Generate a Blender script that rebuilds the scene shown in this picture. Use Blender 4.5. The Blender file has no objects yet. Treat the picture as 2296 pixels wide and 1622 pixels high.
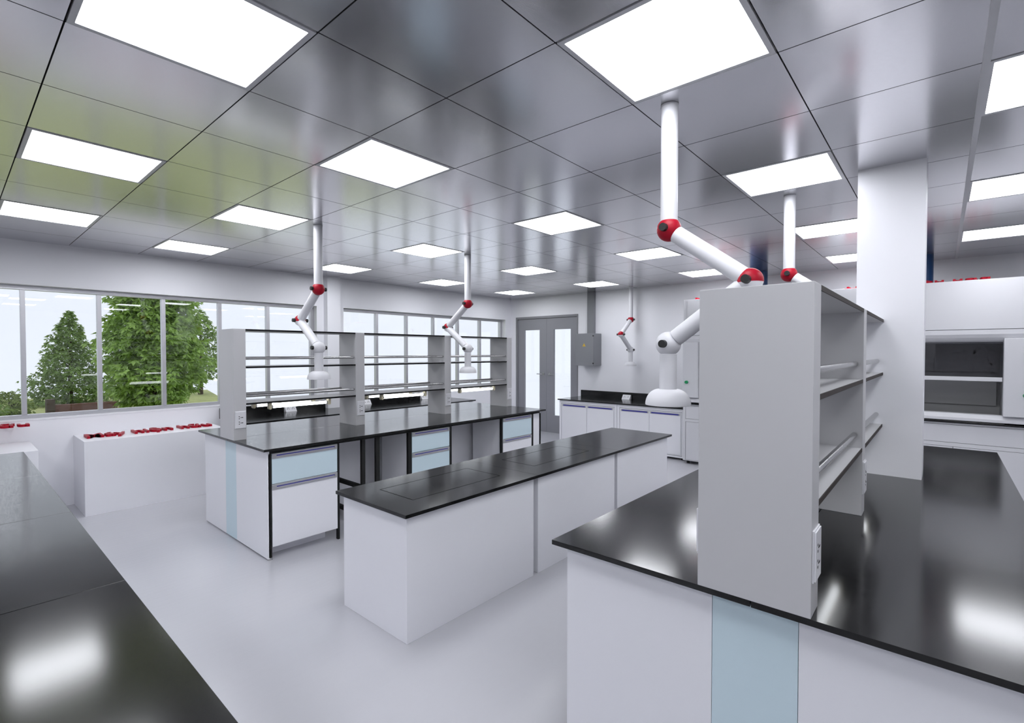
import bpy, math, random
from mathutils import Vector, Matrix
random.seed(7)
C = bpy.context.scene.collection
PI = math.pi

# ------------------------------------------------------------------ camera
W_PX = 2296.0
F_PX = 1107.4
PITCH, YAW = 0.01944, 0.71618
H = 1.65
cam_d = bpy.data.cameras.new('camera'); cam = bpy.data.objects.new('camera', cam_d); C.objects.link(cam)
cam.location = (0, 0, H)
cam.rotation_euler = (PI/2 - PITCH, 0, YAW - PI/2)
cam_d.sensor_width = 36.0; cam_d.sensor_fit = 'HORIZONTAL'
cam_d.lens = F_PX*36.0/W_PX
cam_d.clip_start = 0.02; cam_d.clip_end = 200
bpy.context.scene.camera = cam

# ------------------------------------------------------------------ materials
def srgb(r, g, b):
    def f(c):
        c /= 255.0
        return c/12.92 if c <= .04045 else ((c+.055)/1.055)**2.4
    return (f(r), f(g), f(b), 1)

def mat(name, col, rough=.5, metal=0., spec=.5, bump=None, vary=None, emit=None, coat=0.):
    m = bpy.data.materials.new(name); m.use_nodes = True
    nt = m.node_tree; b = nt.nodes['Principled BSDF']
    b.inputs['Base Color'].default_value = col
    b.inputs['Roughness'].default_value = rough
    b.inputs['Metallic'].default_value = metal
    b.inputs['Specular IOR Level'].default_value = spec
    b.inputs['Coat Weight'].default_value = coat
    tc = nt.nodes.new('ShaderNodeTexCoord')
    if vary:                                   # (scale, amount) value noise on the base colour
        n = nt.nodes.new('ShaderNodeTexNoise'); n.inputs['Scale'].default_value = vary[0]; n.inputs['Detail'].default_value = 4
        nt.links.new(tc.outputs['Object'], n.inputs['Vector'])
        mr = nt.nodes.new('ShaderNodeMapRange')
        mr.inputs['To Min'].default_value = 1-vary[1]; mr.inputs['To Max'].default_value = 1+vary[1]
        nt.links.new(n.outputs['Fac'], mr.inputs['Value'])
        mx = nt.nodes.new('ShaderNodeVectorMath'); mx.operation = 'SCALE'
        mx.inputs[0].default_value = col[:3]
        nt.links.new(mr.outputs['Result'], mx.inputs['Scale']); nt.links.new(mx.outputs['Vector'], b.inputs['Base Color'])
    if bump:                                   # (scale xyz, strength, distance)
        mp = nt.nodes.new('ShaderNodeMapping'); mp.inputs['Scale'].default_value = bump[0]
        nt.links.new(tc.outputs['Object'], mp.inputs['Vector'])
        n = nt.nodes.new('ShaderNodeTexNoise'); n.inputs['Scale'].default_value = 1; n.inputs['Detail'].default_value = 3
        nt.links.new(mp.outputs['Vector'], n.inputs['Vector'])
        bp = nt.nodes.new('ShaderNodeBump'); bp.inputs['Strength'].default_value = bump[1]; bp.inputs['Distance'].default_value = bump[2]
        nt.links.new(n.outputs['Fac'], bp.inputs['Height']); nt.links.new(bp.outputs['Normal'], b.inputs['Normal'])
    if emit:
        b.inputs['Emission Color'].default_value = emit[0]; b.inputs['Emission Strength'].default_value = emit[1]
    return m

def lin(v, t=(1, 1, 1)): return (v*t[0], v*t[1], v*t[2], 1)
COOL = (.985, .985, 1.03)
M = {}
M['wall'] = mat('wall_paint', lin(.87, COOL), .55, vary=(1.5, .01))
M['floor'] = mat('floor_vinyl', lin(.50, (.985, .985, 1.05)), .24, spec=.55, bump=((4, 26, 1), .22, .004), vary=(2, .015))
M['tile'] = mat('ceiling_tile', lin(.71, (.99, .985, 1.03)), .19, metal=.92, vary=(60, .05), bump=((240, 240, 240), .06, .001))
M['gap'] = mat('ceiling_gap', lin(.05), .8)
M['panel_frame'] = mat('panel_frame', lin(.55, COOL), .4)
M['diffuser'] = mat('light_diffuser', lin(.8), .5, emit=((.93, .95, 1.0, 1), 12.5))
M['tube'] = mat('lamp_tube', lin(.8), .5, emit=((.93, .96, 1.0, 1), 6.0))
M['cream'] = mat('cream_plastic', srgb(214, 206, 178), .45)
M['white'] = mat('white_laminate', lin(.84, COOL), .33, vary=(3, .01))
M['shelf_grey'] = mat('grey_laminate', lin(.52, (1, .995, 1.02)), .42, vary=(3, .012))
M['edge'] = mat('dark_edge_band', srgb(56, 50, 47), .6, spec=.2)
M['black_edge'] = mat('black_edge_band', srgb(20, 20, 22), .6, spec=.2)
M['top'] = mat('black_worktop', lin(.003, (1, 1, 1.05)), .14, spec=.5, vary=(900, .5))
M['top'].node_tree.nodes['Principled BSDF'].inputs['IOR'].default_value = 1.50
M['blue'] = mat('pale_blue_laminate', srgb(203, 222, 230), .35)
M['steel_black'] = mat('black_steel', lin(.010), .6, spec=.3)
M['alu'] = mat('aluminium', lin(.55, (1, 1, 1.05)), .38, metal=.85, bump=((400, 400, 400), .35, .001), vary=(300, .12))
M['chrome'] = mat('chrome_rail', lin(.46), .2, metal=1.0, bump=((260, 260, 260), .25, .001))
M['profile'] = mat('handle_profile', lin(.40, (1, 1, 1.05)), .4, metal=.3)
M['navy'] = mat('navy_strip', srgb(52, 52, 150), .4)
M['tube_white'] = mat('white_pipe', lin(.68, COOL), .45)
M['red'] = mat('red_plastic', srgb(160, 6, 34), .45, spec=.25)
M['knob'] = mat('black_knob', lin(.01), .45)
M['sock'] = mat('socket_plastic', lin(.72, COOL), .3)
M['sock_hole'] = mat('socket_hole', lin(.02), .6)
M['door'] = mat('grey_door', srgb(138, 138, 144), .5)
M['door_trim'] = mat('grey_door_frame', srgb(130, 130, 135), .5)
M['box_grey'] = mat('grey_enclosure', srgb(128, 129, 134), .5)
M['yellow'] = mat('yellow_sticker', srgb(214, 176, 60), .5)
M['duct_blue'] = mat('blue_duct', srgb(8, 58, 108), .35)
M['hood_white'] = mat('hood_enamel', lin(.64, COOL), .38)
M['hood_in'] = mat('hood_lining', lin(.52), .5)
M['green_knob'] = mat('green_knob', srgb(8, 140, 84), .4)
M['grass'] = mat('lawn', srgb(178, 184, 120), .9, vary=(3, .35))
M['bark'] = mat('bark', srgb(78, 64, 50), .9, vary=(20, .3))
M['brick'] = mat('red_brick', srgb(120, 86, 78), .9, vary=(12, .2))
M['leaf_a'] = mat('broad_leaf', srgb(158, 192, 96), .5, vary=(1.6, .45))
M['leaf_b'] = mat('small_leaf', srgb(130, 158, 88), .6, vary=(1.6, .4))
M['leaf_c'] = mat('shrub_leaf', srgb(140, 158, 84), .6, vary=(1.6, .4))
for k in ('leaf_a', 'leaf_b', 'leaf_c'):
    nt = M[k].node_tree; b = nt.nodes['Principled BSDF']
    b.inputs['Transmission Weight'].default_value = 0
    tr = nt.nodes.new('ShaderNodeBsdfTranslucent'); tr.inputs['Color'].default_value = (.30, .42, .08, 1)
    mx = nt.nodes.new('ShaderNodeMixShader'); mx.inputs[0].default_value = .35
    nt.links.new(b.outputs[0], mx.inputs[1]); nt.links.new(tr.outputs[0], mx.inputs[2])
    nt.links.new(mx.outputs[0], nt.nodes['Material Output'].inputs['Surface'])

def glass_mat(name, tint, refl=1.0):
    m = bpy.data.materials.new(name); m.use_nodes = True; nt = m.node_tree
    nt.nodes.remove(nt.nodes['Principled BSDF'])
    t = nt.nodes.new('ShaderNodeBsdfTransparent'); t.inputs['Color'].default_value = tint
    g = nt.nodes.new('ShaderNodeBsdfGlossy'); g.inputs['Roughness'].default_value = .0
    g.inputs['Color'].default_value = (1, 1, 1, 1)
    def N(op, a=None, b=None):
        n = nt.nodes.new('ShaderNodeMath'); n.operation = op
        for k, v in enumerate((a, b)):
            if v is None: continue
            if isinstance(v, (int, float)): n.inputs[k].default_value = v
            else: nt.links.new(v, n.inputs[k])
        return n.outputs[0]
    ge = nt.nodes.new('ShaderNodeNewGeometry')            # Schlick reflectance, the same from both faces
    dt = nt.nodes.new('ShaderNodeVectorMath'); dt.operation = 'DOT_PRODUCT'
    nt.links.new(ge.outputs['Incoming'], dt.inputs[0]); nt.links.new(ge.outputs['Normal'], dt.inputs[1])
    c = N('SUBTRACT', 1.0, N('ABSOLUTE', dt.outputs['Value']))
    fr = N('ADD', N('MULTIPLY', N('POWER', c, 5.0), .93*refl), .035*refl)
    class _: pass
    mt = _(); mt.outputs = [fr]
    mx = nt.nodes.new('ShaderNodeMixShader')
    nt.links.new(mt.outputs[0], mx.inputs[0]); nt.links.new(t.outputs[0], mx.inputs[1]); nt.links.new(g.outputs[0], mx.inputs[2])
    nt.links.new(mx.outputs[0], nt.nodes['Material Output'].inputs['Surface'])
    return m
M['glass'] = glass_mat('window_glass', (.97, .98, .98, 1), 1.0)
M['sash_glass'] = glass_mat('sash_glass', (.55, .55, .57, 1), 1.0)

# ------------------------------------------------------------------ mesh builder
class MB:
    def __init__(s): s.v = []; s.f = []; s.sm = []
    def add(s, vs, fs, smooth=False):
        n = len(s.v); s.v += [tuple(v) for v in vs]
        s.f += [tuple(i+n for i in f) for f in fs]; s.sm += [smooth]*len(fs); return s
    def box(s, x0, x1, y0, y1, z0, z1):
        if x1 < x0: x0, x1 = x1, x0
        if y1 < y0: y0, y1 = y1, y0
        vs = [(x, y, z) for x in (x0, x1) for y in (y0, y1) for z in (z0, z1)]
        return s.add(vs, [(0, 1, 3, 2), (4, 6, 7, 5), (0, 4, 5, 1), (2, 3, 7, 6), (0, 2, 6, 4), (1, 5, 7, 3)])
    def tube(s, p0, p1, r0, r1=None, n=24, caps=True):
        p0 = Vector(p0); p1 = Vector(p1); r1 = r0 if r1 is None else r1
        d = (p1-p0).normalized(); a = d.orthogonal().normalized(); b = d.cross(a)
        vs = []
        for p, r in ((p0, r0), (p1, r1)):
            for k in range(n):
                t = 2*PI*k/n; vs.append(p+(a*math.cos(t)+b*math.sin(t))*r)
        s.add(vs, [(k, (k+1) % n, n+(k+1) % n, n+k) for k in range(n)], True)
        if caps:
            s.add(vs[:n], [tuple(range(n))[::-1]]); s.add(vs[n:], [tuple(range(n))])
        return s
    def lathe(s, prof, c=(0, 0, 0), n=32):       # prof: (r, z)
        vs = []; m = len(prof)
        for k in range(n):
            t = 2*PI*k/n
            for r, z in prof: vs.append((c[0]+r*math.cos(t), c[1]+r*math.sin(t), c[2]+z))
        fs = [(k*m+j, ((k+1) % n)*m+j, ((k+1) % n)*m+j+1, k*m+j+1) for k in range(n) for j in range(m-1)]
        return s.add(vs, fs, True)
    def prism(s, poly, axis, a, b):              # poly in the two other axes, extruded a..b on axis
        def P(u, v, w):
            return {'x': (w, u, v), 'y': (u, w, v), 'z': (u, v, w)}[axis]
        n = len(poly)
        vs = [P(u, v, a) for u, v in poly]+[P(u, v, b) for u, v in poly]
        return s.add(vs, [(k, (k+1) % n, n+(k+1) % n, n+k) for k in range(n)]+[tuple(range(n))[::-1], tuple(range(n, 2*n))])

def link(name, mb, m, parent=None, off=(0, 0, 0), bevel=0., props=None):
    me = bpy.data.meshes.new(name)
    me.from_pydata([(x-off[0], y-off[1], z-off[2]) for x, y, z in mb.v], [], mb.f)
    me.materials.append(M[m] if isinstance(m, str) else m)
    import bmesh
    bm = bmesh.new(); bm.from_mesh(me)
    bmesh.ops.recalc_face_normals(bm, faces=bm.faces); bm.to_mesh(me); bm.free()
    for p, sm in zip(me.polygons, mb.sm): p.use_smooth = sm
    if any(mb.sm): me.set_sharp_from_angle(angle=math.radians(38))
    o = bpy.data.objects.new(name, me); C.objects.link(o)
    if parent: o.parent = parent
    if bevel:
        md = o.modifiers.new('bevel', 'BEVEL'); md.width = bevel; md.segments = 2; md.limit_method = 'ANGLE'; md.angle_limit = math.radians(40)
    return o

def tag(o, label=None, cat=None, group=None, kind=None):
    if label: o['label'] = label
    if cat: o['category'] = cat
    if group: o['group'] = group
    if kind: o['kind'] = kind
    return o

class Thing:
    def __init__(s, name, label, cat, loc, group=None):
        s.o = bpy.data.objects.new(name, None); s.o.empty_display_size = .1
        C.objects.link(s.o); s.o.location = loc; s.loc = loc
        tag(s.o, label, cat, group)
    def part(s, name, mb, m, parent=None, bevel=0., label=None, kind=None):
        o = link(name, mb, m, parent or s.o, s.loc, bevel)
        if label: o['label'] = label
        if kind: o['kind'] = kind
        return o

def single(name, mb, m, label, cat, group=None, bevel=0.):
    xs, ys, zs = zip(*mb.v)
    loc = ((min(xs)+max(xs))/2, (min(ys)+max(ys))/2, min(zs))
    o = link(name, mb, m, None, loc, bevel); o.location = loc
    return tag(o, label, cat, group)

def struct(name, mb, m, parent=None, bevel=0.):
    o = link(name, mb, m, parent, (0, 0, 0), bevel)
    if not parent: o['kind'] = 'structure'
    return o

def sroot(name):
    o = bpy.data.objects.new(name, None); C.objects.link(o); o['kind'] = 'structure'; return o

def copy_tree(o, parent=None):
    c = o.copy(); C.objects.link(c)
    if parent: c.parent = parent
    for ch in list(o.children): copy_tree(ch, c)
    return c

# ------------------------------------------------------------------ room
CZ = 2.783
XD, YW = 8.086, 7.068          # door wall, window wall
X0, Y0 = -3.2, -4.6            # the walls behind and beside the camera
TW = .22
struct('floor', MB().box(X0-.2, XD+TW, Y0-.2, YW+TW, -.12, 0), 'floor')
# window wall with two long openings
WZ0, WZ1 = .952, 2.338
O1 = (-2.53, 3.668); O2 = (4.108, 7.905)  # first opening lengthened beyond the left of view to let in more daylight
w = MB()
w.box(X0-.2, XD+TW, YW, YW+TW, 0, WZ0).box(X0-.2, XD+TW, YW, YW+TW, WZ1, CZ+.15)
w.box(X0-.2, O1[0], YW, YW+TW, WZ0, WZ1).box(O1[1], O2[0], YW, YW+TW, WZ0, WZ1).box(O2[1], XD+TW, YW, YW+TW, WZ0, WZ1)
struct('wall_left', w, 'wall')
# door wall with one opening
DY0, DY1, DZ = 5.335, 6.918, 2.387
w = MB().box(XD, XD+TW, Y0-.2, DY0, 0, CZ+.15).box(XD, XD+TW, DY1, YW, 0, CZ+.15).box(XD, XD+TW, DY0, DY1, DZ, CZ+.15)
struct('wall_back', w, 'wall')
struct('wall_right', MB().box(X0-.2, XD+TW, Y0-.2, Y0, 0, CZ+.15), 'wall')
struct('wall_front', MB().box(X0-.2, X0, Y0, YW, 0, CZ+.15), 'wall')
struct('pilaster', MB().box(3.778, 3.992, 6.955, YW, 0, CZ), 'wall')

# ceiling of separate tiles on a dark grid
GX, GY, G = 1.4866, 2.2834, .6
lights = [(i, j) for i in (0, 3, 6, 9) for j in (6, 3, 0, -3)]+[(-2, -1), (-2, 2), (-2, 5), (-2, -4), (-5, -1), (-5, 2), (-5, 5), (-5, -4)]+[(i, -5) for i in (2, 5, 8)]+[(i, -8) for i in (2, 5, 8)]+[(-1, -5), (-1, -8), (-4, -8)]  # column behind the camera and final trio are unseen panels added for fill
lset = set(lights)
t = MB(); g = .0028
for i in range(-8, 12):
    for j in range(-12, 9):
        if (i, j) in lset: continue
        x0 = max(GX+G*i+g, X0); x1 = min(GX+G*(i+1)-g, XD); y0 = max(GY+G*j+g, Y0); y1 = min(GY+G*(j+1)-g, YW)
        if x1-x0 < .01 or y1-y0 < .01: continue
        t.box(x0, x1, y0, y1, CZ, CZ+.012)
struct('ceiling', t, 'tile')
struct('ceiling_grid', MB().box(X0, XD, Y0, YW, CZ+.012, CZ+.05), 'gap')
struct('trim_1', MB().box(X0, XD, GY-4*G-.012, GY-4*G+.012, CZ-.006, CZ+.004), 'panel_frame')

rows = {6: 'row nearest the windows', 3: 'second row from the windows', 0: 'third row from the windows',
        -3: 'fourth row from the windows', -5: 'row beside the white column', -8: 'last row right of the column'}
cols = {9: 'closest to the double door wall', 6: 'second from the door wall', 3: 'third from the door wall', 0: 'fourth from door wall, unseen added fill',
        8: 'closest to the door wall', 5: 'second from the door wall', 2: 'third from the door wall', -1: 'fourth from door wall, unseen added fill', -4: 'farthest from door wall, unseen added fill'}
left_lab = {5: 'square ceiling light at far left, close above the window', 2: 'large square ceiling light at far left, midway to the window',
            -1: 'square ceiling light at upper left, nearly overhead', -4: 'square ceiling light directly overhead'}
back_lab = {5: 'unseen ceiling light added as fill behind us, close above the window', 2: 'unseen ceiling light added as fill behind us on the window side', -1: 'unseen ceiling light added as fill right behind the viewer', -4: 'unseen ceiling light added as fill behind us on the far side from the window'}
for (i, j) in lights:
    x0, y0 = GX+G*i, GY+G*j; x1, y1 = x0+G, y0+G
    lab = left_lab[j] if i == -2 else back_lab[j] if i == -5 else 'square ceiling light, %s, %s' % (rows[j], cols[i])
    T = Thing('ceiling_light', lab, 'ceiling light', (x0+G/2, y0+G/2, CZ), 'square light panels in the ceiling grid')
    e = .004; f = .024
    fr = MB()
    fr.box(x0+e, x0+f, y0+e, y1-e, CZ-.003, CZ+.012).box(x1-f, x1-e, y0+e, y1-e, CZ-.003, CZ+.012)
    fr.box(x0+f, x1-f, y0+e, y0+f, CZ-.003, CZ+.012).box(x0+f, x1-f, y1-f, y1-e, CZ-.003, CZ+.012)
    T.part('frame', fr, 'panel_frame')
    T.part('diffuser', MB().box(x0+f, x1-f, y0+f, y1-f, CZ+.002, CZ+.010), 'diffuser')

# free-standing column beside the near bench
struct('column', MB().box(3.776, 4.10, .081, .411, 0, CZ), 'wall')

# windows
def window(name, op, mull, n_glass):
    r = sroot(name); yf = YW+.10; yb = yf+.055
    f = MB(); x0, x1 = op
    f.box(x0, x1, yf, yb, 2.292, WZ1+.0).box(x0, x1, yf, yb, WZ0, .997)
    f.box(x0, x0+.048, yf, yb, .997, 2.292).box(x1-.052, x1, yf, yb, .997, 2.292)
    struct('window_frame', f, 'alu', r, .002)
    for a, b in mull:
        struct('mullion', MB().box(a, b, yf-.006, yb+.004, .997, 2.292), 'alu', r, .002)
    xs = [x0+.048]+[v for ab in mull for v in ab]+[x1-.052]
    for k in range(0, len(xs), 2):
        struct('pane', MB().box(xs[k], xs[k+1], yf+.026, yf+.030, .997, 2.292), 'glass', r)
    struct('window_sill', MB().box(x0, x1, YW-.004, yf, WZ0-.012, WZ0+.004), 'white', r, .001)
window('window_1', O1, [(-1.915, -1.875), (-1.305, -1.265), (-.695, -.655), (-.085, -.045), (.517, .556), (1.132, 1.171), (1.741, 1.781), (2.364, 2.405), (2.978, 3.02)], 7)
window('window_2', O2, [(4.756, 4.80), (5.372, 5.412), (5.987, 6.024), (6.60, 6.645), (7.214, 7.262)], 6)

# double door
d = sroot('door_1')
f = MB(); ft = .045
f.box(XD-.012, XD+.12, DY0, DY0+ft*.55, 0, DZ).box(XD-.012, XD+.12, DY1-ft, DY1, 0, DZ).box(XD-.012, XD+.12, DY0+ft*.55, DY1-ft, DZ-ft, DZ)
struct('door_frame', f, 'door_trim', d, .002)
ymid = 6.108
for (a, b, ga, gb, hy, sgn, lab) in ((ymid+.0015, DY1-ft-.002, 6.290, 6.698, 6.185, 1, 'left leaf'), (DY0+ft*.55+.002, ymid-.0015, 5.516, 5.927, 6.021, -1, 'right leaf')):
    xf, xb = XD+.012, XD+.056
    L = MB().box(xf, xb, a, ga, .006, DZ-ft-.003).box(xf, xb, gb, b, .006, DZ-ft-.003).box(xf, xb, ga, gb, .006, .36).box(xf, xb, ga, gb, 2.106, DZ-ft-.003)
    lf = struct('door_leaf', L, 'door', d, .0)
    struct('glass_pane', MB().box(xf+.018, xf+.024, ga, gb, .36, 2.106), 'glass', lf)
    hd = MB().tube((xf+.001, hy, 1.195), (xf-.012, hy, 1.195), .026).tube((xf-.012, hy, 1.195), (xf-.052, hy, 1.195), .010)
    hd.tube((xf-.052, hy-.008*sgn, 1.195), (xf-.052, hy+.135*sgn, 1.195), .009)
    struct('door_handle', hd, 'chrome', lf)

# ------------------------------------------------------------------ reusable pieces
def outlet(parent_thing, cx, y, z0, z1, w, sgn, plate_label=None):
    """socket plate on a y = const face, sgn = -1 faces -y"""
    d = .009*sgn
    pl = MB().box(cx-w/2, cx+w/2, y, y+d*.5, z0, z1)
    pl.box(cx-w/2+.004, cx+w/2-.004, y+d*.5, y+d, z0+.004, z1-.004)
    o = parent_thing.part('socket_plate', pl, 'sock', bevel=.0012)
    h = MB(); zm = (z0+z1)/2
    for zc in (zm-.026, zm+.020):
        for dx, dz, a, b in ((-.012, .009, .004, .0035), (-.012, -.009, .004, .0035), (.011, 0, .008, .003), (-.003, 0, .004, .0016)):
            h.box(cx+dx-a, cx+dx+a, y+d, y+d+.0006*sgn, zc+dz-b, zc+dz+b)
    parent_thing.part('socket_holes', h, 'sock_hole', o)
    return o

def reagent_shelf(label, group, panels, ends, yc, edge_mat):
    """panels: (x0, x1) uprights; ends: (a, b) spans of shelf between them; centred on yc"""
    y0, y1 = yc-.16, yc+.16; Z = .893
    T = Thing('reagent_shelf', label, 'shelf unit', ((panels[0][0]+ends[-1][1])/2, yc, Z), group)
    for (a, b) in panels:
        T.part('side_panel', MB().box(a, b, y0, y1, Z, 1.848), 'shelf_grey', bevel=.0015)
    for (a, b) in panels:
        outlet(T, (a+b)/2+.002, y0, .992, 1.142, .088, -1)
        outlet(T, (a+b)/2+.002, y1, .992, 1.142, .088, 1)
    for (a, b) in ends:
        for k, z in enumerate((1.832, 1.508, 1.191)):
            s_ = T.part('shelf_board', MB().box(a, b, y0+.004, y1-.004, z, z+.0155), 'shelf_grey')
            T.part('edge_band', MB().box(a, b, y0+.0005, y0+.004, z-.0003, z+.0158).box(a, b, y1-.004, y1-.0005, z-.0003, z+.0158), edge_mat, s_)
        for z in (1.594, 1.265):
            for y in (y0+.032, y1-.032):
                T.part('guard_rail', MB().tube((a, y, z), (b, y, z), .0125, n=16), 'chrome')
    return T

def tube_lamp(label, group, x0, x1, y, zt=1.191):
    z = zt-.038
    T = Thing('fluorescent_lamp', label, 'lamp', ((x0+x1)/2, y, zt), group)
    for x, s_ in ((x0, 1), (x1, -1)):
        T.part('lamp_holder', MB().prism([(x, zt), (x+.026*s_, zt), (x+.026*s_, z-.014), (x+.018*s_, z-.024), (x+.006*s_, z-.024), (x, z-.014)][::s_], 'y', y-.022, y+.022), 'cream', bevel=.002)
        T.part('tube_cap', MB().tube((x+.026*s_, y, z), (x+.042*s_, y, z), .0135, n=16), 'alu')
    T.part('lamp_tube', MB().tube((x0+.042, y, z), (x1-.042, y, z), .0145, n=16), 'tube')
    T.part('lamp_base', MB().box(x0+.08, x1-.08, y-.010, y+.010, zt-.008, zt), 'cream')
    return T

def handle_profile(T, parent, x0, x1, y, z1, sgn=-1, h=.04):
    """recessed grip strip on the top edge of a front"""
    e = .034
    o = T.part('handle', MB().box(x0+.001, x1-.001, y+.003*sgn*-1, y+.004*sgn, z1-h, z1), 'profile', parent)
    return o

def grip(T, parent, x0, x1, y, z1, sgn=-1, h=.042, ins=.034):
    pr = MB()
    pr.box(x0, x1, y, y+.0045*sgn, z1-.012, z1).box(x0, x1, y, y+.0045*sgn, z1-h, z1-h+.012)
    pr.box(x0, x0+ins, y, y+.0045*sgn, z1-h+.012, z1-.012).box(x1-ins*.7, x1, y, y+.0045*sgn, z1-h+.012, z1-.012)
    T.part('grip_frame', pr, 'profile', parent)
    T.part('grip_strip', MB().box(x0+ins, x1-ins*.7, y, y+.0015*sgn, z1-.021, z1-.012), 'navy', parent, label='navy blue grip strip')
    T.part('grip_recess', MB().box(x0+ins, x1-ins*.7, y, y+.0012*sgn, z1-h+.012, z1-.021), 'alu', parent)

def drawer_cabinet(label, x0, x1, yf, sgn, splits, mats):
    """sgn -1: front faces -y at yf; splits: z boundaries top to bottom"""
    b = yf-sgn*.52
    T = Thing('drawer_cabinet', label, 'cabinet', ((x0+x1)/2, (yf+b)/2, 0), 'drawer cabinets under the island benches')
    T.part('body', MB().box(x0+.002, x1-.002, yf-.02*sgn, b, splits[-1], splits[0]+.0), 'white')
    T.part('plinth', MB().box(x0+.02, x1-.045, yf-.14*sgn, b+.06*sgn, 0, splits[-1]), 'white')
    for k in range(len(splits)-1):
        z1, z0 = splits[k]-.002, splits[k+1]+.004
        d = T.part('drawer_front', MB().box(x0+.003, x1-.003, yf-.019*sgn, yf, z0, z1), mats[k], bevel=.001)
        grip(T, d, x0+.004, x1-.004, yf, z1-.001, sgn)
    return T

# ------------------------------------------------------------------ island benches
def island(x0, y0, name_lab, tops_lab, frame_lab, strip, hole=None):
    """x0, y0: low corner of the 3.594 x 1.5 m worktop, top at .893"""
    x1, y1 = x0+3.594, y0+1.5; Z = .893; ys = y0+.752; th = .019
    for (a, b, lab) in ((y0, ys-.0012, tops_lab[0]), (ys+.0012, y1, tops_lab[1])):
        mb = MB()
        if hole and a < hole[2] < b:
            hx0, hx1, hy0, hy1 = hole; e = .002
            mb.box(x0, hx0-e, a, b, Z-th, Z).box(hx1+e, x1, a, b, Z-th, Z).box(hx0-e, hx1+e, a, hy0-e, Z-th, Z).box(hx0-e, hx1+e, hy1+e, b, Z-th, Z)
            single('worktop', mb, 'top', lab, 'worktop')
        else:
            mb.box(x0, x1, a, b, Z-th, Z)
            single('worktop', mb, 'top', lab, 'worktop', bevel=.0015)
    T = Thing('bench_frame', frame_lab, 'bench', ((x0+x1)/2, (y0+y1)/2, 0))
    yf, yb = y0+.056, y1-.045; xe = x0+.045; top = Z-th
    # end panel in white with the pale blue strip
    s0, s1 = strip
    T.part('end_panel', MB().box(xe, xe+.018, yf, s0-.0015, .012, top).box(xe, xe+.018, s1+.0015, yb, .012, top), 'white', bevel=.001)
    T.part('accent_strip', MB().box(xe, xe+.018, s0, s1, .012, top), 'blue', bevel=.001, label='pale blue vertical strip')
    T.part('end_panel', MB().box(x1-.063, x1-.045, yf, yb, .012, top), 'white', bevel=.001)
    dx = x0-1.605
    posts = [(1.66, 1.684), (2.250, 2.268), (2.492, 2.526), (2.643, 2.681), (3.012, 3.052), (3.557, 3.588), (4.388, 4.41), (4.968, 5.003), (5.158, 5.182)]
    for sgn, yy in ((1, yf), (-1, yb)):
        T.part('top_rail', MB().box(xe+.019, x1-.066, yy, yy+.03*sgn, top-.028, top-.001), 'steel_black')
        for k, (a, b) in enumerate(posts):
            T.part('post', MB().box(a+dx, min(b+dx, x1-.064), yy, yy+.03*sgn, .018 if k in (0, 8) else .0, top-.029), 'steel_black')
    for k in (0, 8):
        a, b = posts[k]; cxp = (a+b)/2+dx
        for yy in (yf+.015, yb-.015):
            T.part('levelling_foot', MB().tube((cxp, yy, 0), (cxp, yy, .018), .020, .014, 16), 'chrome')
    for (a, b) in (posts[2], posts[5]):
        T.part('side_rail', MB().box(a+dx, b+dx, yf+.031, yb-.031, .385, .42).box(a+dx, b+dx, yf+.031, yb-.031, .13, .165), 'steel_black')
    T.part('service_panel', MB().box(2.16+dx, 2.88+dx, y0+.67, y0+.685, .05, top-.03).box(3.09+dx, 3.54+dx, y0+.67, y0+.685, .05, top-.03).box(4.13+dx, 4.96+dx, y0+.67, y0+.685, .05, top-.03).box(1.70+dx, 5.0+dx, y0+.82, y0+.835, .05, top-.03), 'white')
    T.part('corner_panel', MB().box(5.003+dx, 5.157+dx, yf+.006, yf+.02, .02, top-.03), 'white')
    T.part('corner_panel', MB().box(5.003+dx, 5.157+dx, yb-.02, yb-.006, .02, top-.03), 'white')
    return T

I1X, I1Y = 1.605, 3.931
island(I1X, I1Y, 'middle', ('near long half of the black worktop on the drawer island', 'far long half of the black worktop on the drawer island, window side'),
       'white and black steel island bench frame with a pale blue strip on its end', (4.615, 4.857))
drawer_cabinet('white cabinet with one pale blue drawer, at the near left end of the island', 1.684, 2.249, 3.985, -1, (.846, .598, .096), ('blue', 'white'))
drawer_cabinet('cabinet with pale blue drawers, in the middle of the island', 3.054, 3.556, 3.985, -1, (.846, .636, .36, .096), ('blue', 'blue', 'blue'))
drawer_cabinet('white cabinet with one pale blue drawer, at the door end of the island', 4.412, 4.966, 3.985, -1, (.846, .590, .096), ('blue', 'white'))
reagent_shelf('open grey shelving unit on the island below the two window side extraction arms', 'open reagent shelving units', [(1.605, 1.706), (2.765, 2.868), (3.968, 4.068), (5.098, 5.199)],
              [(1.706, 2.765), (2.868, 3.968), (4.068, 5.098)], 4.69, 'black_edge')
sec = ['left section', 'middle section', 'right section']
for k, (a, b) in enumerate(((1.915, 2.512), (3.10, 3.72), (4.255, 4.905))):
    tube_lamp('lit white tube lamp under the %s of the island shelving, near side' % sec[k], 'tube lamps under the island shelving', a, b, 4.59)
    tube_lamp('lit white tube lamp under the %s of the island shelving, window side' % sec[k], 'tube lamps under the island shelving', a-.06, b-.06, 4.79)

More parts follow.
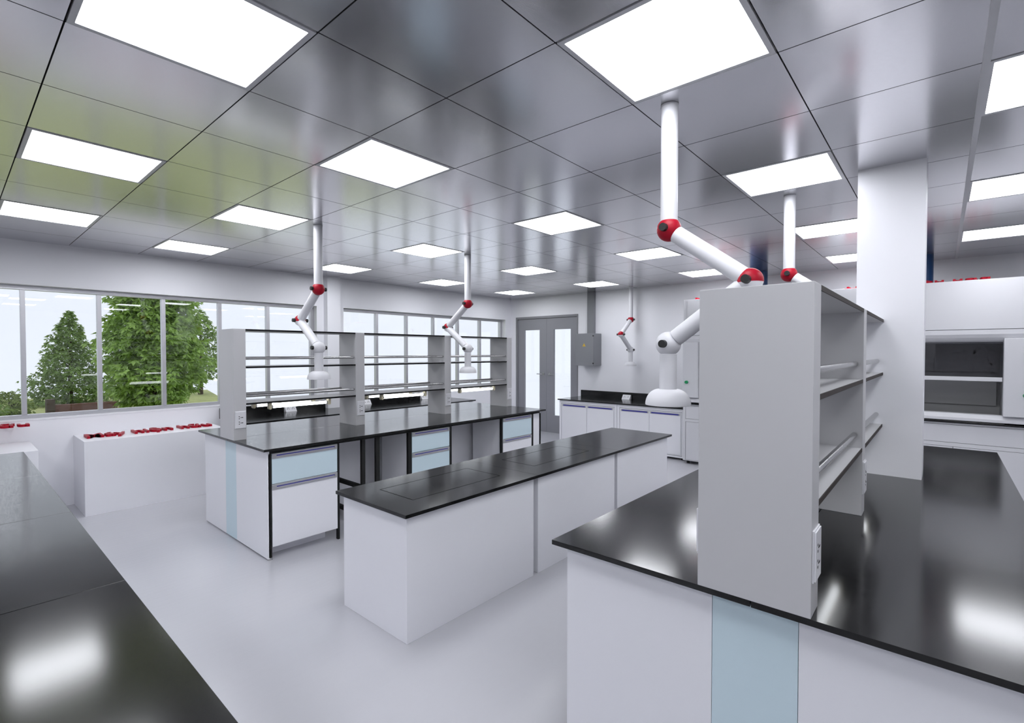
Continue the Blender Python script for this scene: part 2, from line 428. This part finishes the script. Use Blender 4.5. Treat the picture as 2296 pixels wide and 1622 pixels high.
B3X, B3Y = 1.596, -.323
COL = (3.776, 4.10, .081, .411)
island(B3X, B3Y, 'near', ('right long half of the black worktop in the right foreground, cut around the white column', 'left long half of the black worktop in the right foreground'),
       'white bench base with a pale blue strip in the right foreground', (.309, .557), COL)
reagent_shelf('tall open grey shelving unit in the right foreground, its end panel facing us', 'open reagent shelving units', [(1.596, 1.697), (2.763, 2.866)],
              [(1.697, 2.763), (2.866, 3.7755)], .43, 'edge')
for k, (a, b) in enumerate(((1.93, 2.53), (3.06, 3.56))):
    s_ = ('nearer', 'farther')[k]
    tube_lamp('lit tube lamp under the %s section of the foreground shelving, right edge' % s_, 'tube lamps under the foreground shelving', a, b, .33)
    tube_lamp('lit tube lamp under the %s section of the foreground shelving, left edge' % s_, 'tube lamps under the foreground shelving', a-.06, b-.06, .53)

# ------------------------------------------------------------------ low island of three plain cabinets
def slab(x0, x1, y0, y1, zt, inset):
    th = .02; mb = MB()
    if not inset: return mb.box(x0, x1, y0, y1, zt-th, zt), None
    a, b, c, d = inset
    mb.box(x0, a, y0, y1, zt-th, zt).box(b, x1, y0, y1, zt-th, zt).box(a, b, y0, c, zt-th, zt).box(a, b, d, y1, zt-th, zt)
    mb.box(a, b, c, d, zt-th, zt-.010)
    g = .006
    return mb, MB().box(a+g, b-g, c+g, d-g, zt-.0095, zt)
for (x0, x1, ins, lab) in ((1.650, 2.832, (1.853, 2.640, 2.410, 2.762), 'black worktop slab with an inset cover, nearest end of the low table row'),
                           (2.8345, 4.032, (3.037, 3.838, 2.410, 2.757), 'black worktop slab with an inset cover, middle of the low table row'),
                           (4.0345, 5.198, None, 'plain black worktop slab at the far end of the low table row')):
    a, b = slab(x0, x1, 2.211, 2.950, .750, ins)
    T = Thing('table_slab', lab, 'worktop', ((x0+x1)/2, 2.58, .73), 'worktop slabs on the low table row')
    T.part('slab', a, 'top')
    if b:
        T.part('inset_cover', b, 'top')
        T.part('cover_groove', MB().box(ins[0], ins[1], ins[2], ins[3], .7401, .7404), 'steel_black')
for (x0, x1, lab) in ((1.686, 2.829, 'plain white base cabinet, nearest of the three under the low worktop'),
                      (2.881, 4.020, 'plain white base cabinet, middle one of the three under the low worktop'),
                      (4.072, 5.168, 'plain white base cabinet, farthest of the three under the low worktop')):
    single('base_cabinet', MB().box(x0, x1, 2.251, 2.915, 0, .730), 'white', lab, 'cabinet', 'plain base cabinets under the low worktop', bevel=.0015)

# ------------------------------------------------------------------ long bench at lower left
yy = [.96, 2.035, 3.100, 4.170, 5.245]
pos = ['nearest', 'second', 'third', 'farthest']
for k in range(4):
    single('worktop', MB().box(-.75, .383, yy[k]+.001, yy[k+1]-.001, .873, .893), 'top',
           'black worktop slab of the lower left bench, %s' % ('the one nearest us' if k == 0 else 'farthest, near the window' if k == 3 else '%s from us' % pos[k]), 'worktop', 'worktop slabs of the lower left bench', bevel=.0012)
    single('base_cabinet', MB().box(-.71, .345, yy[k]+.012, yy[k+1]-.012, 0, .873), 'white',
           'white base cabinet under the %s slab of the lower left bench' % pos[k], 'cabinet', 'cabinets under the lower left bench', bevel=.0015)

# ------------------------------------------------------------------ white boxes with raised red lettering
def lettering(txt, x, y, z, width, height, depth, rot=0.):
    cu = bpy.data.curves.new('lettering', 'FONT'); cu.body = txt; cu.size = 1; cu.extrude = .05; cu.offset = .012; cu.resolution_u = 3
    tmp = bpy.data.objects.new('lettering_curve', cu); C.objects.link(tmp)
    dg = bpy.context.evaluated_depsgraph_get(); dg.update()
    me = bpy.data.meshes.new_from_object(tmp.evaluated_get(dg))
    bpy.data.objects.remove(tmp); bpy.data.curves.remove(cu)
    xs = [v.co.x for v in me.vertices]; ys = [v.co.y for v in me.vertices]; zs = [v.co.z for v in me.vertices]
    ax, bx, ay, by, az, bz = min(xs), max(xs), min(ys), max(ys), min(zs), max(zs)
    mb = MB(); c, s_ = math.cos(rot), math.sin(rot)
    for v in me.vertices:
        u = (v.co.x-ax)/(bx-ax)*width; w_ = (v.co.y-ay)/(by-ay)*height; h = (v.co.z-az)/(bz-az)*depth
        mb.v.append((x+u*c-w_*s_, y+u*s_+w_*c, z+h))
    mb.f = [tuple(p.vertices) for p in me.polygons]; mb.sm = [False]*len(mb.f)
    bpy.data.meshes.remove(me)
    return mb

T = Thing('equipment_box', 'long white box under the window with raised red letters on top', 'box', (1.54, 6.75, 0))
T.part('body', MB().box(.900, 2.182, 6.432, 7.064, 0, .753), 'white', bevel=.0015)
T.part('lettering', lettering('Máy hiện hữu', .952, 6.565, .753, 1.155, .285, .026), 'red', label='raised red letters')
T = Thing('equipment_box', 'smaller white box partly cut off at the left edge, beyond the black bench', 'box', (-.1, 6.68, 0))
T.part('body', MB().box(-.72, .560, 6.315, 7.05, 0, .735), 'white', bevel=.0015)
single('lettering', lettering('Máy hiện hữu', -.62, 6.80, .905, 1.170, .2675, .024), 'red', 'small run of raised red letters on the wall below the window, far left', 'lettering')

# ------------------------------------------------------------------ wall counters
def wedge_socket(x, y, z, face, label):
    """face: 'x' looks toward -x, 'y' looks toward -y"""
    T = Thing('socket_box', label, 'socket', (x, y, z), 'wedge shaped desk sockets on the wall counters')
    w = .155
    prof = [(0, 0), (.075, 0), (.075, .078), (.052, .078)]
    h = MB()
    if face == 'y':
        T.part('housing', MB().prism([(y+u, z+v) for u, v in prof], 'x', x-w/2, x+w/2), 'sock', bevel=.003)
    else:
        T.part('housing', MB().prism([(x+u, z+v) for u, v in prof], 'y', y-w/2, y+w/2), 'sock', bevel=.003)
    for c in (-.038, .032):
        for du, dv, a in ((0, .5, .006), (-.013, .3, .005), (.013, .3, .005)):
            # on the sloping front, from (0,0) to (.052,.078)
            p = .18+dv; U, V = .052*p-.0016, .078*p
            if face == 'y': h.box(x+c+du-a, x+c+du+a, y+U-.001, y+U+.001, z+V-.004, z+V+.004)
            else: h.box(x+U-.001, x+U+.001, y+c+du-a, y+c+du+a, z+V-.004, z+V+.004)
    T.part('socket_holes', h, 'sock_hole')

def door_cabinet_x(label, y0, y1, xf, xb, z0, z1, group):
    """cabinet whose front looks toward -x"""
    T = Thing('base_cabinet', label, 'cabinet', ((xf+xb)/2, (y0+y1)/2, 0), group)
    T.part('carcass', MB().box(xf+.012, xb, y0, y1, z0, z1), 'white')
    fr = MB(); e = .04
    fr.box(xf, xf+.012, y0, y0+e, z0, z1).box(xf, xf+.012, y1-e, y1, z0, z1).box(xf, xf+.012, y0+e, y1-e, z0, z0+.028).box(xf, xf+.012, y0+e, y1-e, z1-.05, z1)
    T.part('face_frame', fr, 'white', bevel=.001)
    ym = (y0+y1)/2; zi0, zi1 = z0+.034, z1-.056
    fr2 = MB(); a, b = y0+e+.006, y1-e-.006; q = .012
    fr2.box(xf+.003, xf+.012, a, a+q, zi0, zi1).box(xf+.003, xf+.012, b-q, b, zi0, zi1).box(xf+.003, xf+.012, a+q, b-q, zi1-q, zi1).box(xf+.003, xf+.012, a+q, b-q, zi0, zi0+q)
    T.part('inner_frame', fr2, 'white')
    sh = MB().box(xf+.0115, xf+.0135, y0+e, y1-e, z0+.028, z1-.05)
    T.part('shadow_gap', sh, 'steel_black')
    a += q+.003; b -= q+.003; zt = zi1-q-.003; zb = zi0+q+.003
    for (p0, p1) in ((a, ym-.003), (ym+.003, b)):
        d = T.part('cabinet_door', MB().box(xf-.004, xf+.010, p0, p1, zb, zt), 'white', bevel=.001)
        g1 = MB().box(xf-.008, xf-.004, p0+.012, p1-.012, zt-.034, zt-.028).box(xf-.008, xf-.004, p0+.012, p1-.012, zt-.008, zt-.004).box(xf-.008, xf-.004, p0+.012, p0+.030, zt-.028, zt-.008).box(xf-.008, xf-.004, p1-.030, p1-.012, zt-.028, zt-.008)
        T.part('handle', g1, 'profile', d)
        T.part('grip_strip', MB().box(xf-.006, xf-.004, p0+.03, p1-.03, zt-.028, zt-.008), 'navy', d, label='navy blue grip strip')
    for yy_ in (y0+.05, y1-.05):
        for xx in (xf+.06, xb-.06):
            T.part('foot', MB().tube((xx, yy_, 0), (xx, yy_, z0), .02, n=12), 'steel_black')

# counter on the door wall
wt = Thing('worktop', 'black worktop with raised back edge on the door wall', 'worktop', (7.68, 4.06, .78))
wt.part('slab', MB().box(7.280, XD-.001, 2.905, 5.243, .782, .802), 'top', bevel=.001)
wt.part('backsplash', MB().box(8.046, XD-.001, 2.905, 5.243, .802, .919), 'top', bevel=.001)
door_cabinet_x('white two door cabinet under the door wall counter, next to the door', 4.058, 5.222, 7.312, 8.06, .035, .782, 'two door cabinets on the door wall')
door_cabinet_x('white two door cabinet under the door wall counter, next to the fume hood', 2.912, 4.050, 7.312, 8.06, .035, .782, 'two door cabinets on the door wall')
wedge_socket(7.965, 4.25, .802, 'x', 'white wedge socket on the black counter of the door wall')

# counter on the window wall
wt = Thing('worktop', 'black worktop with raised back edge along the window wall', 'worktop', (4.22, 6.65, .78))
wt.part('slab', MB().box(2.33, 3.774, 6.222, YW-.001, .782, .802).box(3.774, 3.996, 6.222, 6.951, .782, .802).box(3.996, 6.172, 6.222, YW-.001, .782, .802), 'top')
wt.part('backsplash', MB().box(2.33, 3.774, 7.028, YW-.001, .802, .919).box(3.996, 5.60, 7.028, YW-.001, .802, .919), 'top', bevel=.001)
for k, (a, b, lab) in enumerate(((2.35, 3.55, 'white base cabinet under the left part of the window counter'), (3.56, 4.84, 'white base cabinet under the middle of the window counter'),
                                 (4.85, 6.13, 'white base cabinet under the right end of the window counter'))):
    m_ = MB().box(a, b, 6.262, 6.945, .0, .782)
    single('base_cabinet', m_, 'white', lab, 'cabinet', 'base cabinets under the window counter', bevel=.0015)
wedge_socket(3.222, 6.945, .802, 'y', 'white wedge socket on the window counter, left of the wall pilaster')
wedge_socket(4.45, 6.945, .802, 'y', 'white wedge socket on the window counter, right of the wall pilaster')
wedge_socket(5.650, 6.965, .802, 'y', 'white wedge socket on the window counter, nearest its right end')

# ------------------------------------------------------------------ electrical box and trunking
T = Thing('electrical_box', 'grey wall mounted electrical box with yellow warning triangle', 'electrical box', (7.945, 5.015, 1.394))
T.part('body', MB().box(7.823, XD-.001, 4.815, 5.217, 1.394, 1.992), 'box_grey', bevel=.004)
dr = T.part('box_door', MB().box(7.80, 7.821, 4.815, 5.217, 1.394, 1.992), 'box_grey', bevel=.003)
T.part('hinge', MB().box(7.794, 7.812, 4.812, 4.830, 1.945-.012, 1.945+.012), 'knob', dr)
T.part('hinge', MB().box(7.794, 7.812, 4.812, 4.830, 1.440-.012, 1.440+.012), 'knob', dr)
ws = T.part('warning_sign', MB().prism([(5.015-.036, 1.752), (5.015+.036, 1.752), (5.015, 1.812)], 'x', 7.7985, 7.7999), 'yellow', dr, label='yellow warning triangle')
T.part('lock', MB().tube((7.797, 5.185, 1.69), (7.80, 5.185, 1.69), .007, n=12), 'chrome', dr)
T = Thing('cable_trunking', 'dark grey trunking rising from the electrical box to the ceiling', 'trunking', (8.05, 5.015, 1.992))
T.part('channel', MB().box(8.022, XD-.001, 4.941, 5.090, 1.992, CZ-.001), 'box_grey', bevel=.002)
T.part('cover', MB().box(8.016, 8.0219, 4.952, 5.079, 1.993, CZ-.001), 'box_grey', bevel=.001)

# ------------------------------------------------------------------ fume hoods
def fume_hood(label, y0, y1, text, tx):
    """front toward -x at x = 7.15, y0 < y1"""
    XF, XB = 7.165, 8.05; T = Thing('fume_hood', label, 'fume hood', (7.6, (y0+y1)/2, 0), 'white fume hoods on the door wall')
    pw = .235
    oy0, oy1 = y0+pw, y1-pw          # opening
    # body shell
    T.part('cabinet_shell', MB().box(XF, XB, y0, y0+.03, .903, 2.412).box(XF, XB, y1-.03, y1, .903, 2.412).box(XB-.02, XB, y0+.03, y1-.03, .903, 2.412).box(XF, XB-.02, y0+.03, y1-.03, 2.39, 2.412), 'hood_white', bevel=.002)
    T.part('header_panel', MB().box(XF-.012, XF+.02, y0+.062, y1-.062, 1.889, 2.412).box(XF, XF+.02, y0+.03, y0+.0615, 1.889, 2.39).box(XF, XF+.02, y1-.0615, y1-.03, 1.889, 2.39), 'hood_white', bevel=.002)
    cor = [(XF-.012, 1.884), (XF-.012, 1.835), (XF+.004, 1.800), (XF+.035, 1.765), (XF+.060, 1.738), (XF+.09, 1.738), (XF+.09, 1.884)]
    T.part('cornice', MB().prism([(u, v) for u, v in cor], 'y', y0+.031, y1-.031), 'hood_white')
    for (a, b) in ((y0, oy0), (oy1, y1)):
        pl = MB().prism([(a+.004, XF-.03), (a+.014, XF-.042), (b-.014, XF-.042), (b-.004, XF-.03), (b-.004, XF+.1), (a+.004, XF+.1)], 'z', .985, 1.79)
        # prism 'z' takes (x, y): swap
        pl.v = [(q[1], q[0], q[2]) for q in pl.v]
        p_ = T.part('side_pillar', pl, 'hood_white', bevel=.004)
        yc = y1-.068 if a > (y0+y1)/2 else y0+.068
        T.part('tap_knob', MB().tube((XF-.042, yc, 1.208), (XF-.072, yc, 1.208), .024, .021, 16), 'green_knob', p_, label='green tap knob')
    # interior
    T.part('lining', MB().box(XB-.10, XB-.085, oy0-.04, oy1+.04, .908, 1.84).box(XF+.10, XB-.10, oy0-.045, oy0-.03, .908, 1.84).box(XF+.10, XB-.10, oy1+.03, oy1+.045, .908, 1.84).box(XF+.10, XB-.085, oy0-.045, oy1+.045, 1.84, 1.855), 'hood_in')
    T.part('baffle', MB().box(XB-.14, XB-.13, oy0, oy1, 1.03, 1.40).box(XB-.14, XB-.13, oy0, oy1, 1.42, 1.78), 'hood_in')
    sash = T.part('sash_handle', MB().box(XF+.012, XF+.040, oy0+.001, oy1-.001, 1.340, 1.384), 'hood_white', bevel=.004)
    T.part('sash_glass', MB().box(XF+.022, XF+.028, oy0+.001, oy1-.001, 1.384, 1.755), 'sash_glass', sash)
    T.part('airfoil_sill', MB().prism([(XF-.03, .915), (XF-.03, .945), (XF+.02, .985), (XF+.13, .985), (XF+.13, .915)], 'y', y0+.03, y1-.03), 'hood_white', bevel=.002)
    T.part('worktop', MB().box(XF-.035, XB, y0, y1, .883, .902), 'top', bevel=.001)
    # base
    T.part('base_carcass', MB().box(XF+.012, XB, y0, y1, .05, .883), 'hood_white')
    T.part('base_gap', MB().box(XF+.010, XF+.0119, y0+.035, y1-.035, .058, .868), 'steel_black')
    fr = MB().box(XF, XF+.01, y0, y0+.037, .05, .883).box(XF, XF+.01, y1-.037, y1, .05, .883).box(XF, XF+.01, y0+.037, y1-.037, .862, .883).box(XF, XF+.01, y0+.037, y1-.037, .05, .06).box(XF, XF+.01, y0+.037, y1-.037, .624, .664)
    T.part('base_frame', fr, 'hood_white')
    ym = (y0+y1)/2-.26
    T.part('apron_panel', MB().box(XF, XF+.01, y0+.041, y1-.041, .668, .858), 'hood_white', bevel=.001)
    third = (y1-y0-.082)/3
    for k in range(3):
        a = y0+.041+third*k
        T.part('base_door', MB().box(XF, XF+.01, a+.002, a+third-.002, .064, .620), 'hood_white', bevel=.001)
    for a in (y0+.06, y1-.06):
        for xx in (XF+.06, XB-.08): T.part('foot', MB().tube((xx, a, 0), (xx, a, .05), .022, n=12), 'steel_black')
    # red letters lying on the roof, reading toward -y
    T.part('lettering', lettering(text, XF-.004, tx[0], 2.412, tx[0]-tx[1], .28, .030, -PI/2), 'red', label='raised red letters')
    return T
fume_hood('white fume hood on the door wall beside the counter, half hidden by the foreground shelving', 1.085, 2.880, 'Tủ hút hiện hữu', (2.79, 1.03+.075))
fume_hood('white fume hood at the right edge, dark opening with a half raised sash', -.712, 1.075, 'Tủ hút hiện hữu', (.93, -.375))
for y, lab in ((1.965, 'dark blue round duct rising from the left fume hood to the ceiling'), (.200, 'dark blue round duct rising from the right fume hood beside the column')):
    single('exhaust_duct', MB().tube((7.56, y, 2.412), (7.56, y, CZ-.001), .115, n=40), 'duct_blue', lab, 'duct', 'blue exhaust ducts on the fume hoods')

# ------------------------------------------------------------------ extraction arms
def make_arm():
    """origin at the ceiling; the arm swings toward -y"""
    T = Thing('extraction_arm', '', 'extraction arm', (0, 0, 0), 'white ceiling extraction arms with red joints')
    z1, z2, z3 = 2.215-CZ, 1.947-CZ, 1.687-CZ; o = -.352; r = .038
    P1, P2, P3 = Vector((0, 0, z1)), Vector((0, o, z2)), Vector((0, 0, z3))
    T.part('drop_pipe', MB().tube((0, 0, -.001), (0, 0, z1+.038), r, n=36), 'tube_white')
    T.part('ceiling_collar', MB().tube((0, 0, -.001), (0, 0, -.010), r+.002, n=36), 'tube_white')
    def ball(c, R, zmin=-1, zmax=1, n=14, sgn=1):
        mb = MB(); prof = []
        for k in range(n+1):
            a = -PI/2+PI*k/n; s_ = max(zmin, min(zmax, math.sin(a)))
            prof.append((R*math.sqrt(max(0, 1-s_*s_)), R*s_))
        pr = []
        for p in prof:
            if not pr or (abs(p[0]-pr[-1][0])+abs(p[1]-pr[-1][1])) > 1e-5: pr.append(p)
        return mb.lathe([(0, pr[0][1])]+pr+[(0, pr[-1][1])] , c, 32)
    def knobs(c, parent):
        for s_ in (-1, 1):
            T.part('knob', MB().tube((s_*.047, c[1], c[2]), (s_*.073, c[1], c[2]), .0185, .0175, 20), 'knob', parent, bevel=.003)
    b1 = T.part('ball_joint', ball(P1, .055, -1, .80), 'red', label='red ball joint'); knobs(P1, b1)
    d12 = (P2-P1).normalized(); d23 = (P3-P2).normalized()
    T.part('arm_tube', MB().tube(P1+d12*.046, P2-d12*.012, r, n=36), 'tube_white')
    # elbow: red upper cap, white lower shell
    up = ball(P2, .052, -.15, 1); lo = ball(P2, .0515, -1, -.15)
    b2 = T.part('elbow_cap', up, 'red', label='red elbow cap'); knobs(P2, b2)
    T.part('elbow_shell', lo, 'tube_white', b2)
    T.part('arm_tube', MB().tube(P2+d23*.012, P3-d23*.048, r, n=36), 'tube_white')
    b3 = T.part('ball_joint', ball(P3, .057, -.80, 1), 'tube_white', label='white ball joint'); knobs(P3, b3)
    T.part('nozzle_pipe', MB().tube((0, 0, z3-.048), (0, 0, 1.478-CZ), .0385, n=36), 'tube_white')
    zb = 1.405-CZ
    prof = []
    for k in range(11):
        a = k/10*PI/2
        prof.append((.040+.062*math.sin(a), zb+.073*math.cos(a)))
    prof += [(.1005, zb-.001), (.098, zb)]+[(.038+.060*math.sin(a), zb+.070*math.cos(a)) for a in [PI/2*(1-k/8) for k in range(9)]]
    T.part('hood_dome', MB().lathe(prof, (0, 0, 0), 48), 'tube_white')
    return T.o
arm0 = make_arm()
arms = [((2.205, .958), 0, 'white extraction arm in the right foreground, its elbow behind the shelving unit'),
        ((4.044, .847), 0, 'white extraction arm beside the column, only pipe and top red joint showing'),
        ((2.213, 4.231), PI, 'white extraction arm with red joints over the left part of the island shelving'),
        ((4.030, 4.194), PI, 'white extraction arm with red joints over the right part of the island shelving'),
        ((7.900, 4.118), -PI/2, 'small distant white extraction arm with red joints against the door wall')]
for k, (p, rz, lab) in enumerate(arms):
    a = arm0 if k == 0 else copy_tree(arm0)
    a.location = (p[0], p[1], CZ); a.rotation_euler = (0, 0, rz); a['label'] = lab

# ------------------------------------------------------------------ outside
lawn = MB(); pts = [(-14, 7.6), (10, 7.6), (5.7, 15.5), (7.6, 24.5), (-16, 25)]
lawn.prism(pts, 'z', -.1, -.02)
o = struct('lawn', lawn, 'grass')

def leaves(shape_fn, n, size, seed, droop=.5, fan=5):
    rnd = random.Random(seed); mb = MB()
    while n > 0:
        p, nr = shape_fn(rnd)
        n -= 1
        yaw = math.atan2(nr.y, nr.x)+rnd.uniform(-.9, .9)
        for q in range(fan):
            s_ = size*rnd.uniform(.7, 1.25)
            a = yaw+(q-(fan-1)/2)*(.55)+rnd.uniform(-.15, .15)
            d = Vector((math.cos(a), math.sin(a), rnd.uniform(-droop*1.8, droop*.7))).normalized()
            sd = Vector((-math.sin(a)+rnd.uniform(-.5, .5), math.cos(a)+rnd.uniform(-.5, .5), rnd.uniform(-1.0, 1.0))).normalized()*s_*.27
            up = Vector((0, 0, s_*.06))
            a0 = p; m1 = p+d*s_*.55; e = p+d*s_+Vector((0, 0, -s_*.18))
            mb.add([a0, m1+sd, e, m1-sd, m1+up], [(0, 1, 4), (1, 2, 4), (2, 3, 4), (3, 0, 4)])
    return mb

def crown(center, prof, depth=1.0):
    """prof: (z, radius) list; random points in the outer part of a lathe-like crown with lumps"""
    zs = [p[0] for p in prof]
    def fn(rnd):
        while True:
            z = rnd.uniform(zs[0], zs[-1])
            for k in range(len(prof)-1):
                if prof[k][0] <= z <= prof[k+1][0]:
                    u = (z-prof[k][0])/(prof[k+1][0]-prof[k][0]); R = prof[k][1]*(1-u)+prof[k+1][1]*u; break
            if rnd.random() > R/max(p[1] for p in prof)+.1: continue
            t_ = rnd.uniform(0, 2*PI)
            lump = 1+.16*math.sin(3*t_+z*4.1+center[0])+.12*math.sin(7*t_-z*6.3)+.08*math.sin(11*z+2*t_)
            rr = R*lump*math.sqrt(rnd.uniform(.12, 1))
            p = Vector((center[0]+rr*math.cos(t_), center[1]+rr*math.sin(t_)*depth, z))
            return p, Vector((math.cos(t_), math.sin(t_), .3))
    return fn

def tree(name, label, cat, c, prof, n, size, m, trunk_r, seed, fan=5, droop=.6):
    T = Thing(name, label, cat, (c[0], c[1], -.02), 'trees and shrubs outside the window')
    T.part('foliage', leaves(crown(c, prof), n, size, seed, droop, fan), m)
    rnd = random.Random(seed+5); zt = prof[-1][0]
    tk = MB().tube((c[0], c[1], -.02), (c[0]+.03, c[1], zt*.55), trunk_r, trunk_r*.55, 12)
    tk.tube((c[0]+.03, c[1], zt*.55), (c[0], c[1], zt*.95), trunk_r*.55, trunk_r*.15, 10)
    T.part('trunk', tk, 'bark')
    for k in range(9):
        a = rnd.uniform(0, 2*PI); z = zt*rnd.uniform(.2, .75); L = rnd.uniform(.4, .8)*prof[len(prof)//2][1]
        T.part('branch', MB().tube((c[0]+.02, c[1], z), (c[0]+L*math.cos(a), c[1]+L*math.sin(a), z+L*.6), trunk_r*.35, trunk_r*.1, 8), 'bark')
    return T
tree('broadleaf_tree', 'large leafy broadleaf tree filling the second and third window panes', 'tree', (3.72, 16.0),
     [(.25, .55), (.6, .95), (1.1, 1.1), (1.8, 1.12), (2.4, .98), (3.0, .86), (3.6, .62), (4.1, .12)], 4200, .15, 'leaf_a', .09, 3)
tree('conical_tree', 'pointed dark green tree in the leftmost wide window pane', 'tree', (2.62, 21.0),
     [(0.0, 1.05), (.5, 1.0), (1.0, .82), (1.6, .62), (2.1, .42), (2.55, .22), (2.95, .04)], 3200, .10, 'leaf_b', .08, 11, fan=4)
tree('conical_tree', 'small dark tree just left of the island shelving, behind the big tree', 'tree', (6.6, 22.0),
     [(.55, .5), (1.0, .75), (1.6, .8), (2.3, .65), (2.9, .4), (3.3, .08)], 1500, .11, 'leaf_b', .09, 17, fan=4)
tree('round_shrub', 'low yellow green shrub at the bottom left of the window', 'shrub', (1.05, 18.2),
     [(-.02, .3), (.15, .45), (.35, .42), (.62, .1)], 500, .08, 'leaf_c', .03, 23, fan=4)
tree('round_shrub', 'bushy green shrub at the far left edge of the window', 'shrub', (.45, 16.5),
     [(-.02, .3), (.2, .45), (.5, .4), (.9, .1)], 500, .08, 'leaf_b', .03, 29, fan=4)
tree('round_shrub', 'green shrub at the foot of the pointed tree', 'shrub', (4.1, 19.3),
     [(-.02, .4), (.3, .6), (.7, .5), (1.0, .1)], 600, .09, 'leaf_b', .03, 31, fan=4)
T = Thing('garden_wall', 'low red brick garden wall beneath the pointed tree outside', 'garden wall', (2.3, 18.2, -.02))
T.part('brick_wall', MB().box(1.95, 3.3, 18.15, 18.35, -.02, .20), 'brick')
T.part('pier', MB().box(1.78, 1.95, 18.10, 18.40, -.02, .36), 'bark')

# ------------------------------------------------------------------ light
wd = bpy.data.worlds.new('sky'); bpy.context.scene.world = wd; wd.use_nodes = True
bg = wd.node_tree.nodes['Background']
bg.inputs['Color'].default_value = (.83, .87, .97, 1); bg.inputs['Strength'].default_value = 1.12

sc = bpy.context.scene
sc.view_settings.view_transform = 'Standard'; sc.view_settings.look = 'None'
sc.view_settings.exposure = 0.04; sc.view_settings.gamma = 1.0
try: sc.view_settings.use_curve_mapping = False
except Exception: pass
cy = sc.cycles
cy.max_bounces = 5; cy.diffuse_bounces = 4; cy.glossy_bounces = 3; cy.transparent_max_bounces = 8; cy.transmission_bounces = 4
cy.use_denoising = True; cy.denoiser = 'OPENIMAGEDENOISE'
cy.sample_clamp_indirect = 6.0; cy.caustics_reflective = False; cy.caustics_refractive = False
cy.use_light_tree = True
cy.use_adaptive_sampling = True; cy.adaptive_threshold = .06; cy.adaptive_min_samples = 10
